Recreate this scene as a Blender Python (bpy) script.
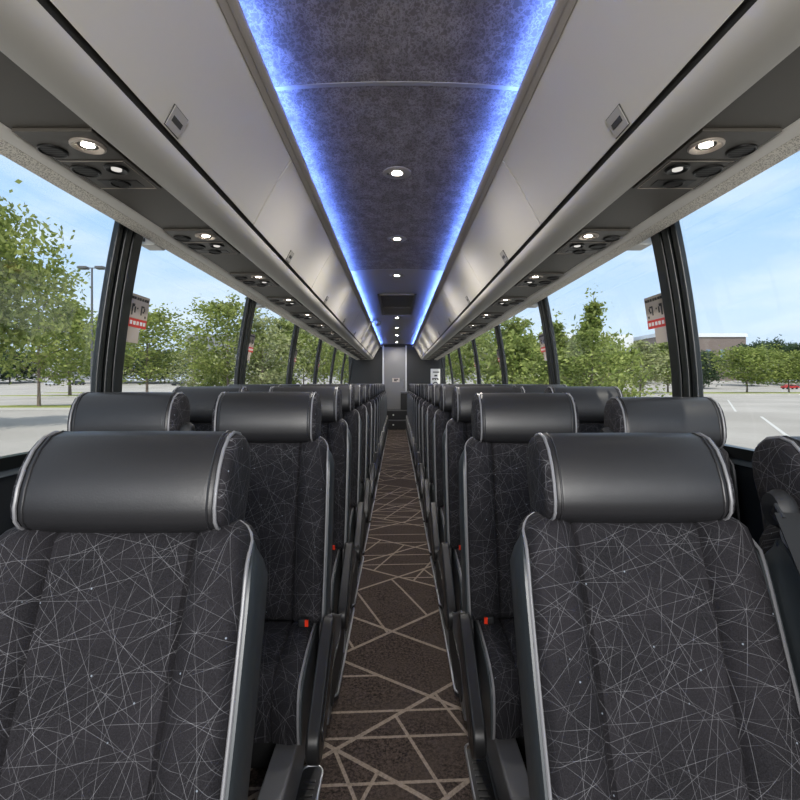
import bpy, bmesh, math, random
from mathutils import Vector, Matrix
random.seed(7)
PI = math.pi
S = bpy.context.scene
COL = S.collection
for o in list(bpy.data.objects): bpy.data.objects.remove(o)

# ------------------------------------------------------------------ camera
EYE = 1.237
FPX = 480.0
VX, VY = 397.0, 383.5
cd = bpy.data.cameras.new('camera'); cam = bpy.data.objects.new('camera', cd); COL.objects.link(cam)
cam.location = (0, 0, EYE); cam.rotation_euler = (PI/2, 0, 0)
cd.sensor_width = 36; cd.lens = 36*FPX/800; cd.shift_x = (400-VX)/800; cd.shift_y = (VY-400)/800
cd.clip_start = 0.02; cd.clip_end = 2000
S.camera = cam
# ------------------------------------------------------------------ exposure
S.view_settings.view_transform = 'Standard'; S.view_settings.look = 'None'
S.view_settings.gamma = 1; S.view_settings.use_curve_mapping = False
S.view_settings.exposure = 0.75
# ------------------------------------------------------------------ sky
def s2l(c):
    c = c/255.0
    return c/12.92 if c <= .04045 else ((c+.055)/1.055)**2.4
def rgb(r, g, b): return (s2l(r), s2l(g), s2l(b), 1)
W = bpy.data.worlds.new('sky'); S.world = W; W.use_nodes = True
nt = W.node_tree; nt.nodes.clear()
def N(t, typ, **kw):
    n = t.nodes.new(typ)
    for k, v in kw.items(): setattr(n, k, v)
    return n
out = N(nt, 'ShaderNodeOutputWorld'); bg = N(nt, 'ShaderNodeBackground'); bg.inputs['Strength'].default_value = .86
tc = N(nt, 'ShaderNodeTexCoord'); sep = N(nt, 'ShaderNodeSeparateXYZ'); ramp = N(nt, 'ShaderNodeValToRGB')
nt.links.new(tc.outputs['Generated'], sep.inputs[0]); nt.links.new(sep.outputs['Z'], ramp.inputs[0])
e = ramp.color_ramp.elements
e[0].position = 0.0; e[0].color = rgb(207, 220, 238)
e[1].position = 1.0; e[1].color = rgb(212, 218, 226)
for p_, c_ in ((.10, rgb(196, 217, 240)), (.28, rgb(168, 202, 240)), (.42, rgb(176, 204, 236)), (.62, rgb(206, 215, 228))):
    k = e.new(p_); k.color = c_
mp = N(nt, 'ShaderNodeMapping'); mp.inputs['Scale'].default_value = (1.6, 1.6, 6.5); mp.inputs['Location'].default_value = (.35, .1, .2)
nz = N(nt, 'ShaderNodeTexNoise'); nz.inputs['Scale'].default_value = 2.2; nz.inputs['Detail'].default_value = 5; nz.inputs['Roughness'].default_value = .52
cr = N(nt, 'ShaderNodeValToRGB'); cr.color_ramp.elements[0].position = .42; cr.color_ramp.elements[1].position = .75
cr.color_ramp.elements[1].color = (.75, .75, .75, 1)
mx = N(nt, 'ShaderNodeMixRGB'); mx.inputs[2].default_value = rgb(226, 234, 246)
nt.links.new(tc.outputs['Generated'], mp.inputs[0]); nt.links.new(mp.outputs[0], nz.inputs[0]); nt.links.new(nz.outputs[0], cr.inputs[0])
nt.links.new(cr.outputs[0], mx.inputs[0]); nt.links.new(ramp.outputs[0], mx.inputs[1]); nt.links.new(mx.outputs[0], bg.inputs[0]); nt.links.new(bg.outputs[0], out.inputs[0])
# ------------------------------------------------------------------ sun
sd = bpy.data.lights.new('sun', 'SUN'); sun = bpy.data.objects.new('sun', sd); COL.objects.link(sun)
sd.energy = 2.6; sd.angle = math.radians(1.0); sd.color = (1, .93, .82)
sun.rotation_euler = Vector((-.14, .62, -1.0)).to_track_quat('-Z', 'Y').to_euler()
# unseen fill light added behind the camera to brighten the coach interior
ad = bpy.data.lights.new('cabin_fill', 'AREA'); al = bpy.data.objects.new('cabin_fill', ad); COL.objects.link(al)
ad.shape = 'RECTANGLE'; ad.size = 2.2; ad.size_y = .9; ad.energy = 115; ad.color = (1, .97, .93)
al.location = (0, -2.15, 1.85); al.rotation_euler = (PI/2, 0, 0)

# ================================================================== materials
def mat(name, col, rough=.5, metal=0., spec=.5, coat=0.):
    m = bpy.data.materials.new(name); m.use_nodes = True
    b = m.node_tree.nodes['Principled BSDF']
    b.inputs['Base Color'].default_value = col; b.inputs['Roughness'].default_value = rough
    b.inputs['Metallic'].default_value = metal; b.inputs['Specular IOR Level'].default_value = spec
    b.inputs['Coat Weight'].default_value = coat
    return m
def mth(t, op, a, b=None, clamp=False):
    n = N(t, 'ShaderNodeMath', operation=op); n.use_clamp = clamp
    for i, v in enumerate((a, b)):
        if v is None: continue
        if isinstance(v, (int, float)): n.inputs[i].default_value = v
        else: t.links.new(v, n.inputs[i])
    return n.outputs[0]
def noise(t, vec, scale, detail=3, rough=.5):
    n = N(t, 'ShaderNodeTexNoise'); n.inputs['Scale'].default_value = scale; n.inputs['Detail'].default_value = detail
    n.inputs['Roughness'].default_value = rough; t.links.new(vec, n.inputs['Vector']); return n.outputs[0]
def voro(t, vec, scale, feature='DISTANCE_TO_EDGE', off=None, out_=0):
    if off:
        m = N(t, 'ShaderNodeMapping'); m.inputs['Location'].default_value = off[:3]
        m.inputs['Rotation'].default_value = off[3:] if len(off) > 3 else (0, 0, 0)
        t.links.new(vec, m.inputs[0]); vec = m.outputs[0]
    n = N(t, 'ShaderNodeTexVoronoi', feature=feature); n.inputs['Scale'].default_value = scale
    t.links.new(vec, n.inputs['Vector']); return n.outputs[out_]
def rampf(t, v, a, b, lo=0., hi=1.):
    n = N(t, 'ShaderNodeMapRange'); n.inputs[1].default_value = a; n.inputs[2].default_value = b
    n.inputs[3].default_value = lo; n.inputs[4].default_value = hi; t.links.new(v, n.inputs[0]); return n.outputs[0]
def mixc(t, f, a, b):
    n = N(t, 'ShaderNodeMixRGB')
    if isinstance(f, (int, float)): n.inputs[0].default_value = f
    else: t.links.new(f, n.inputs[0])
    for i, v in ((1, a), (2, b)):
        if isinstance(v, tuple): n.inputs[i].default_value = v
        else: t.links.new(v, n.inputs[i])
    return n.outputs[0]
def setup(m):
    t = m.node_tree; b = t.nodes['Principled BSDF']; c = N(t, 'ShaderNodeTexCoord'); return t, b, c.outputs['Object']
def bump(t, b, h, dist, strength=1.):
    n = N(t, 'ShaderNodeBump'); n.inputs['Distance'].default_value = dist; n.inputs['Strength'].default_value = strength
    t.links.new(h, n.inputs['Height']); t.links.new(n.outputs[0], b.inputs['Normal'])

M = {}
M['leather'] = mat('dark_leather', rgb(31, 31, 33), .42, spec=.45)
t, b, v = setup(M['leather']); bump(t, b, noise(t, v, 260, 2), .0006, .35)
M['bolster'] = mat('grey_vinyl', rgb(54, 59, 62), .4, spec=.5)
M['piping'] = mat('light_piping', rgb(114, 114, 117), .38)
M['shell'] = mat('seat_back_plastic', rgb(34, 35, 38), .5)
def line_field(t, v, n_, s0, s1, wid, seed, plane='xz'):
    # straight lines in many directions, each broken into runs of varying strength
    R_ = random.Random(seed); acc = None
    wv = N(t, 'ShaderNodeTexNoise'); wv.inputs['Scale'].default_value = 2.5; wv.inputs['Detail'].default_value = 0; t.links.new(v, wv.inputs['Vector'])
    for i in range(n_):
        a = PI*(i+R_.uniform(-.3, .3))/n_
        c_, s_ = math.cos(a), math.sin(a); d = {'xz': (c_, .12*s_, s_), 'xy': (c_, s_, .45*s_), 'yz': (.1, c_, s_)}[plane]
        dp = N(t, 'ShaderNodeVectorMath', operation='DOT_PRODUCT'); t.links.new(v, dp.inputs[0]); dp.inputs[1].default_value = d
        sc = R_.uniform(s0, s1)
        u = mth(t, 'ADD', mth(t, 'ADD', dp.outputs['Value'], R_.uniform(2, 9)), mth(t, 'MULTIPLY', wv.outputs[0], R_.uniform(-.05, .05)))
        vo = N(t, 'ShaderNodeTexVoronoi', voronoi_dimensions='1D', feature='DISTANCE_TO_EDGE'); vo.inputs['Scale'].default_value = sc; t.links.new(u, vo.inputs['W'])
        l = rampf(t, vo.outputs[0], wid*.35*sc*.5, wid*sc*.5, 1, 0)
        nm = N(t, 'ShaderNodeTexNoise', noise_dimensions='4D'); nm.inputs['Scale'].default_value = R_.uniform(7, 12); nm.inputs['Detail'].default_value = 1; nm.inputs['W'].default_value = R_.uniform(0, 50); t.links.new(v, nm.inputs['Vector'])
        l = mth(t, 'MULTIPLY', l, rampf(t, nm.outputs[0], .40, .62, 0, R_.uniform(.75, 1)))
        acc = l if acc is None else mth(t, 'ADD', acc, l)
    return acc
def fabric(name, plane='xz', k=1.0):
    m = mat(name, rgb(36, 36, 42), .85, spec=.2)
    t, b, v = setup(m)
    acc = line_field(t, v, 16, 11, 18, .0011, 23, plane)
    acc = mth(t, 'MULTIPLY', acc, k*.52, True)
    sp = rampf(t, noise(t, v, 420, 2, .7), .3, .75)
    big = noise(t, v, 7, 2)
    base = mixc(t, sp, rgb(10, 10, 12), rgb(38, 37, 41))
    base = mixc(t, rampf(t, big, .35, .7, 0, .5), base, rgb(40, 38, 42))
    dots = rampf(t, voro(t, v, 26, 'F1', (2.2, .7, 1.3)), .02, .06, 1, 0)
    base = mixc(t, acc, base, rgb(122, 122, 126))
    base = mixc(t, mth(t, 'MULTIPLY', dots, .7), base, rgb(150, 160, 172))
    t.links.new(base, b.inputs['Base Color'])
    bump(t, b, sp, .001, .5)
    return m
M['fabric'] = fabric('seat_fabric'); M['fabric_top'] = fabric('cushion_fabric', 'xy'); M['fabric_side'] = fabric('headrest_end_fabric', 'yz')
M['gloss_black'] = mat('armrest_black', rgb(26, 26, 27), .33)
M['black'] = mat('matt_black', rgb(20, 21, 23), .6)
M['rubber'] = mat('pillar_rubber', rgb(15, 18, 18), .32)
M['webbing'] = mat('belt_webbing', rgb(13, 13, 14), .7)
M['chrome'] = mat('chrome', rgb(140, 142, 146), .5, 1.)
M['grey_metal'] = mat('base_grey', rgb(98, 98, 100), .45, .3)
M['red'] = mat('red_plastic', rgb(215, 50, 20), .4)
M['bin'] = mat('bin_paint', rgb(194, 190, 180), .7, spec=.4)
M['lip'] = mat('bin_lip_paint', rgb(194, 191, 184), .45, spec=.45)
M['rail'] = mat('cove_rail_grey', rgb(172, 166, 162), .4)
M['groove'] = mat('bin_groove_dark', rgb(44, 43, 42), .5)
M['latch'] = mat('latch_plate_grey', rgb(158, 155, 148), .7)
M['seam'] = mat('seam_dark', rgb(30, 30, 30), .6)
M['psu'] = mat('service_strip_grey', rgb(86, 82, 75), .5)
t, b, v = setup(M['psu']); bump(t, b, noise(t, v, 500, 2), .0004, .4)
M['psu2'] = mat('service_panel_grey', rgb(72, 68, 62), .45)
M['vent'] = mat('vent_black', rgb(9, 9, 9), .4)
M['bezel'] = mat('lamp_bezel', rgb(176, 166, 156), .35, .5)
M['valance'] = mat('valance_beige', rgb(232, 229, 222), .55)
M['perf'] = mat('valance_perforated', rgb(186, 180, 168), .6)
t, b, v = setup(M['perf'])
d = rampf(t, voro(t, v, 210, 'F1'), .25, .5)
t.links.new(mixc(t, d, rgb(160, 152, 140), rgb(240, 235, 224)), b.inputs['Base Color']); bump(t, b, d, .002, .6)
def emis(name, col, st):
    m = bpy.data.materials.new(name); m.use_nodes = True; t = m.node_tree; t.nodes.clear()
    o = N(t, 'ShaderNodeOutputMaterial'); e_ = N(t, 'ShaderNodeEmission'); e_.inputs[0].default_value = col; e_.inputs[1].default_value = st
    t.links.new(e_.outputs[0], o.inputs[0]); return m
M['lamp'] = emis('reading_lamp_glow', (1, .93, .82, 1), 30)
M['ceil_lamp'] = emis('ceiling_lamp_glow', (1, .9, .78, 1), 40)
M['small_lamp'] = emis('button_glow', (1, .96, .9, 1), .45)
M['led'] = emis('blue_led_glow', (.13, .255, 1, 1), 72)
# ceiling textile
M['ceil'] = mat('ceiling_textile', rgb(70, 68, 72), .8, spec=.25)
t, b, v = setup(M['ceil'])
mpn = N(t, 'ShaderNodeMapping'); mpn.inputs['Scale'].default_value = (1.5, 1, 1); t.links.new(v, mpn.inputs[0]); v2 = mpn.outputs[0]
n1 = noise(t, v2, 34, 4, .65); n2 = noise(t, v2, 11, 2)
l1 = rampf(t, mth(t, 'ABSOLUTE', mth(t, 'SUBTRACT', n1, .5)), .0, .055, 1, 0)
l2 = rampf(t, mth(t, 'ABSOLUTE', mth(t, 'SUBTRACT', noise(t, v2, 19, 3, .6), .52)), .0, .03, 1, 0)
msk = rampf(t, n2, .38, .6, .5, 1)
acc = mth(t, 'MULTIPLY', mth(t, 'MAXIMUM', l1, l2), msk)
base = mixc(t, rampf(t, n2, .4, .6), rgb(96, 91, 92), rgb(108, 103, 105))
t.links.new(mixc(t, mth(t, 'MULTIPLY', acc, .75), base, rgb(158, 155, 160)), b.inputs['Base Color'])
M['ceil_plain'] = mat('ceiling_plain_grey', rgb(138, 135, 136), .6)
M['ceil_seam'] = mat('ceiling_seam', rgb(140, 140, 145), .5)
# carpet
M['carpet'] = mat('aisle_carpet', rgb(50, 42, 38), .95, spec=.1)
t, b, v = setup(M['carpet'])
def lines1(ang, sc, seed, w_, gate=None, cut=.5):
    dp = N(t, 'ShaderNodeVectorMath', operation='DOT_PRODUCT'); t.links.new(v, dp.inputs[0]); dp.inputs[1].default_value = (math.cos(ang), math.sin(ang), 0)
    u = mth(t, 'ADD', dp.outputs['Value'], seed)
    vo = N(t, 'ShaderNodeTexVoronoi', voronoi_dimensions='1D', feature='DISTANCE_TO_EDGE'); vo.inputs['Scale'].default_value = sc; t.links.new(u, vo.inputs['W'])
    id_ = N(t, 'ShaderNodeTexVoronoi', voronoi_dimensions='1D', feature='F1'); id_.inputs['Scale'].default_value = sc; t.links.new(u, id_.inputs['W'])
    l = rampf(t, vo.outputs[0], w_*sc*.42, w_*sc*.58, 1, 0)
    if gate is not None: l = mth(t, 'MULTIPLY', l, mth(t, 'GREATER_THAN', gate, cut))
    sx_ = N(t, 'ShaderNodeSeparateColor'); t.links.new(id_.outputs['Color'], sx_.inputs[0])
    return l, sx_.outputs[0], sx_.outputs[1], sx_.outputs[2]
A, a1, a2, a3 = lines1(1.0, 2.2, 3.3, .016)
B, b1, b2, b3 = lines1(2.25, 2.1, 7.1, .016)
C_, c1, c2, c3 = lines1(1.62, 4.4, 11.7, .012, a1, .42)
D_, d1, d2, d3 = lines1(.42, 4.2, 17.2, .012, b1, .5)
E_, e1, e2, e3 = lines1(2.75, 4.6, 23.9, .012, a2, .55)
F_, f1, f2, f3 = lines1(1.32, 5.4, 29.5, .011, b2, .6)
l1 = mth(t, 'MAXIMUM', A, B); l2 = mth(t, 'MAXIMUM', mth(t, 'MAXIMUM', C_, D_), mth(t, 'MAXIMUM', E_, F_))
fine = noise(t, v, 95, 4, .8); blot = noise(t, v, 5, 3)
base = mixc(t, rampf(t, fine, .38, .66), rgb(25, 21, 20), rgb(84, 73, 67))
base = mixc(t, rampf(t, blot, .4, .65, 0, .55), base, rgb(66, 58, 53))
ln = mth(t, 'MULTIPLY', mth(t, 'MAXIMUM', l1, l2), rampf(t, fine, .3, .6, .45, 1))
t.links.new(mixc(t, ln, base, rgb(138, 126, 115)), b.inputs['Base Color']); bump(t, b, fine, .004, .6)
M['wall_dark'] = mat('sidewall_dark', rgb(26, 29, 32), .5)
M['sill'] = mat('sill_grey', rgb(92, 98, 102), .35)
M['rear_dark'] = mat('rear_wall_dark', rgb(20, 22, 24), .5)
M['door'] = mat('rear_door_grey', rgb(104, 104, 105), .4, .2)
M['door_frame'] = mat('rear_door_frame', rgb(158, 160, 164), .3, .4)
M['white'] = mat('white_plastic', rgb(214, 214, 210), .45)
M['sticker'] = mat('sticker_grey', rgb(178, 168, 156), .6)
M['ink'] = mat('ink_dark', rgb(52, 50, 48), .6)
M['sticker_red'] = mat('sticker_red', rgb(196, 52, 44), .5)
# glass
m = bpy.data.materials.new('window_glass'); m.use_nodes = True; t = m.node_tree; t.nodes.clear()
o_ = N(t, 'ShaderNodeOutputMaterial'); tr = N(t, 'ShaderNodeBsdfTransparent'); gl = N(t, 'ShaderNodeBsdfGlossy'); ms = N(t, 'ShaderNodeMixShader'); fr = N(t, 'ShaderNodeFresnel')
tr.inputs[0].default_value = (.95, .965, .965, 1); gl.inputs['Roughness'].default_value = .02; fr.inputs[0].default_value = 1.35
t.links.new(mth(t, 'MULTIPLY', fr.outputs[0], .10), ms.inputs[0]); t.links.new(tr.outputs[0], ms.inputs[1]); t.links.new(gl.outputs[0], ms.inputs[2]); t.links.new(ms.outputs[0], o_.inputs[0])
M['glass'] = m
# outdoors
M['asphalt'] = mat('car_park_concrete', rgb(176, 174, 172), .9, spec=.1)
t, b, v = setup(M['asphalt'])
n1 = noise(t, v, .12, 4); n2 = noise(t, v, 3.0, 3, .7)
t.links.new(mixc(t, rampf(t, n2, .3, .7, 0, .25), mixc(t, rampf(t, n1, .35, .65), rgb(152, 149, 145), rgb(170, 167, 163)), rgb(136, 133, 130)), b.inputs['Base Color'])
M['grass'] = mat('lawn_green', rgb(128, 136, 70), .95, spec=.1)
t, b, v = setup(M['grass']); t.links.new(mixc(t, noise(t, v, 1.5, 4, .7), rgb(100, 116, 52), rgb(160, 160, 96)), b.inputs['Base Color'])
M['kerb'] = mat('kerb_concrete', rgb(190, 188, 182), .8)
M['line'] = mat('road_paint', rgb(190, 190, 188), .7)
M['bark'] = mat('bark', rgb(112, 98, 86), .9)
t, b, v = setup(M['bark']); t.links.new(mixc(t, noise(t, v, 9, 4, .7), rgb(84, 72, 62), rgb(142, 128, 116)), b.inputs['Base Color'])
def leaf(name, c1, c2):
    m = bpy.data.materials.new(name); m.use_nodes = True; t = m.node_tree; t.nodes.clear()
    o_ = N(t, 'ShaderNodeOutputMaterial'); df = N(t, 'ShaderNodeBsdfDiffuse'); tl = N(t, 'ShaderNodeBsdfTranslucent'); ms = N(t, 'ShaderNodeMixShader'); ms.inputs[0].default_value = .35
    g = N(t, 'ShaderNodeNewGeometry'); c = mixc(t, g.outputs['Random Per Island'], c1, c2)
    t.links.new(c, df.inputs[0]); t.links.new(c, tl.inputs[0]); t.links.new(df.outputs[0], ms.inputs[1]); t.links.new(tl.outputs[0], ms.inputs[2]); t.links.new(ms.outputs[0], o_.inputs[0])
    return m
M['leaf_mid'] = leaf('leaf_green', rgb(104, 120, 62), rgb(156, 164, 98))
M['leaf_pale'] = leaf('leaf_pale_green', rgb(130, 140, 94), rgb(178, 182, 136))
M['leaf_lime'] = leaf('leaf_lime_green', rgb(106, 124, 62), rgb(162, 171, 104))
M['leaf_dark'] = leaf('leaf_dark_green', rgb(56, 74, 54), rgb(92, 108, 78))
M['brick'] = mat('building_brick', rgb(122, 110, 104), .9)
M['roof_white'] = mat('building_white_roof', rgb(226, 230, 234), .7)
M['glass_dark'] = mat('building_glass', rgb(120, 140, 160), .2)
M['pale_wall'] = mat('building_pale_wall', rgb(176, 176, 178), .8)
M['slate'] = mat('building_slate_roof', rgb(132, 134, 142), .8)
M['tyre'] = mat('tyre', rgb(24, 24, 24), .8)
M['car_glass'] = mat('car_glass', rgb(40, 48, 56), .15)

# ================================================================== mesh helpers
class MB:
    def __init__(s): s.v = []; s.f = []; s.m = []
    def add(s, vs, fs, mi=0):
        k = len(s.v); s.v += [tuple(x) for x in vs]
        for f in fs: s.f.append(tuple(i+k for i in f)); s.m.append(mi)
        return s
    def box(s, x0, x1, y0, y1, z0, z1, mi=0):
        x0, x1 = sorted((x0, x1)); y0, y1 = sorted((y0, y1)); z0, z1 = sorted((z0, z1))
        vs = [(x, y, z) for z in (z0, z1) for y in (y0, y1) for x in (x0, x1)]
        return s.add(vs, [(0, 2, 3, 1), (4, 5, 7, 6), (0, 1, 5, 4), (2, 6, 7, 3), (0, 4, 6, 2), (1, 3, 7, 5)], mi)
    def loft(s, rings, closed=True, cap=True, mi=0):
        n = len(rings[0]); vs = [p for r in rings for p in r]; fs = []
        for i in range(len(rings)-1):
            for j in range(n if closed else n-1):
                a = i*n+j; b_ = i*n+(j+1) % n; fs.append((a, b_, b_+n, a+n))
        if cap and closed: fs += [tuple(reversed(range(n))), tuple(range((len(rings)-1)*n, len(rings)*n))]
        return s.add(vs, fs, mi)
    def prism(s, prof, y0, y1, mi=0):      # closed (x,z) outline run along y
        return s.loft([[(x, y0, z) for x, z in prof], [(x, y1, z) for x, z in prof]], mi=mi)
    def tube(s, pts, r, seg=8, closed=False, mi=0):
        pts = [Vector(p) for p in pts]; n = len(pts); rings = []
        up = None
        for i, p in enumerate(pts):
            if closed: d = pts[(i+1) % n]-pts[i-1]
            else: d = pts[min(i+1, n-1)]-pts[max(i-1, 0)]
            d.normalize()
            if up is None: up = d.orthogonal().normalized()
            up = (up-d*up.dot(d)); up = up.normalized() if up.length > 1e-6 else d.orthogonal().normalized()
            w = d.cross(up); rr = r[i] if isinstance(r, (list, tuple)) else r
            rings.append([p+(up*math.cos(a)+w*math.sin(a))*rr for a in [2*PI*k/seg for k in range(seg)]])
        if closed: rings.append(rings[0]); return s.loft(rings, cap=False, mi=mi)
        return s.loft(rings, mi=mi)
    def lathe(s, prof, c=(0, 0, 0), seg=20, mi=0):     # (r,z) profile about a vertical axis through c
        rings = [[(c[0]+r*math.cos(2*PI*k/seg), c[1]+r*math.sin(2*PI*k/seg), c[2]+z) for k in range(seg)] for r, z in prof]
        return s.loft(rings, mi=mi)
    def build(s, name, mt, parent=None, loc=(0, 0, 0), smooth=40, normals=True):
        me = bpy.data.meshes.new(name); me.from_pydata(s.v, [], s.f)
        for x in (mt if isinstance(mt, (list, tuple)) else [mt]): me.materials.append(M[x])
        for p_, i in zip(me.polygons, s.m): p_.material_index = i
        if normals:
            bm = bmesh.new(); bm.from_mesh(me)
            bmesh.ops.remove_doubles(bm, verts=bm.verts, dist=1e-6)
            bmesh.ops.recalc_face_normals(bm, faces=bm.faces); bm.to_mesh(me); bm.free()
        if smooth:
            me.shade_smooth(); me.set_sharp_from_angle(angle=math.radians(smooth))
        o = bpy.data.objects.new(name, me); COL.objects.link(o); o.location = loc
        if parent: o.parent = parent
        return o
def bevel(o, w, seg=2, ang=40):
    m_ = o.modifiers.new('bevel', 'BEVEL'); m_.width = w; m_.segments = seg; m_.limit_method = 'ANGLE'; m_.angle_limit = math.radians(ang); return o
def tag(o, label, cat, group=None, kind=None):
    o['label'] = label; o['category'] = cat
    if group: o['group'] = group
    if kind: o['kind'] = kind
    return o
def struct(o, label, cat): return tag(o, label, cat, kind='structure')
def empty(name, loc=(0, 0, 0)):
    o = bpy.data.objects.new(name, None); COL.objects.link(o); o.location = loc; o.empty_display_size = .1; return o
def copy_tree(o, parent=None):
    c = o.copy(); COL.objects.link(c)
    if parent: c.parent = parent
    for ch in list(o.children): copy_tree(ch, c)
    return c
def at(x, y, Y): return Vector(((x-VX)*Y/FPX, Y, EYE-(y-VY)*Y/FPX))
ORD = 'first second third fourth fifth sixth seventh eighth ninth tenth eleventh twelfth thirteenth fourteenth fifteenth sixteenth'.split()
SIDE = {-1: 'left', 1: 'right'}
P = .8
YF, YR = -2.2, 13.2       # open windscreen end, rear wall

# ================================================================== coach shell
def zfloor(y):
    for a, b_ in (((-9, -.07), (1.0, -.07)), ((1.0, -.07), (1.5, -.04)), ((1.5, -.04), (2.2, -.032)), ((2.2, -.032), (2.9, -.0)), ((2.9, 0), (99, 0))):
        if y <= b_[0]: return a[1]+(b_[1]-a[1])*(y-a[0])/(b_[0]-a[0])
mb = MB(); ys = [YF, 1.0, 1.5, 2.2, 2.9, YR]
mb.loft([[(-1.3, y, -.4), (-1.3, y, zfloor(y)), (1.3, y, zfloor(y)), (1.3, y, -.4)] for y in ys])
struct(mb.build('floor', 'carpet', smooth=0), 'brown carpet with pale crossing lines down the aisle', 'floor')
def H(h): return EYE+h
def xin(h): return 1.232-.08*h-.1*h*h if h > 0 else 1.232-.02*h
for s in (-1, 1):
    # side wall under the windows, with the sill
    mb = MB(); mb.prism([(s*1.275, -.1), (s*1.275, H(-.30)), (s*1.33, H(-.30)), (s*1.33, -.4), (s*1.275, -.4)], YF, YR)
    struct(mb.build(f'wall_{SIDE[s]}', 'wall_dark'), f'dark sidewall panel below the {SIDE[s]} windows', 'wall')
    mb = MB(); mb.prism([(s*1.256, H(-.30)), (s*1.256, H(-.277)), (s*1.262, H(-.27)), (s*1.30, H(-.262)), (s*1.30, H(-.30))], YF, YR)
    struct(bevel(mb.build('trim_1' if s < 0 else 'trim_2', 'sill'), .003), f'grey window sill along the {SIDE[s]} side', 'sill')
# roof shell
out_p = [(-1.16, H(.705)), (-1.22, H(.95)), (-1.10, H(1.2)), (-.6, H(1.27)), (.6, H(1.27)), (1.10, H(1.2)), (1.22, H(.95)), (1.16, H(.705))]
in_p = [(1.10, H(.705)), (1.15, H(.95)), (1.05, H(1.14)), (.6, H(1.2)), (-.6, H(1.2)), (-1.05, H(1.14)), (-1.15, H(.95)), (-1.10, H(.705))]
mb = MB(); mb.prism(out_p+in_p, YF, YR)
struct(mb.build('wall_top', 'shell', smooth=0), 'dark coach roof shell above the bins', 'roof')
# ceiling panels
def ceil(name, y0, y1, mt, label):
    xs = [-.55+1.1*i/16 for i in range(17)]
    hh = lambda x: 1.085-.10*x*x
    prof = [(x, H(hh(x))) for x in xs]+[(x, H(hh(x)+.02)) for x in reversed(xs)]
    mb = MB(); mb.prism(prof, y0, y1); return struct(mb.build(name, mt), label, 'ceiling')
YS = 4.55
ceil('ceiling', YF, YS, 'ceil', 'patterned grey textile ceiling above the front aisle')
ceil('ceiling.001', YS, YR, 'ceil_plain', 'plain grey ceiling above the rear aisle')
k = 3
for y, w in ((1.735, .011), (YS, .008), (7.65, .01), (9.9, .01), (12.2, .012)):
    xs = [-.5+1.0*i/16 for i in range(17)]
    prof = [(x, H(1.0835-.10*x*x)) for x in xs]+[(x, H(1.0865-.10*x*x)) for x in reversed(xs)]
    mb = MB(); mb.prism(prof, y-w, y+w)
    struct(mb.build(f'trim_{k}', 'ceil_seam'), f'pale cross seam on the ceiling, {ORD[k-3]} from the front', 'seam'); k += 1
YB0, YB1 = .70, 13.05
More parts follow.
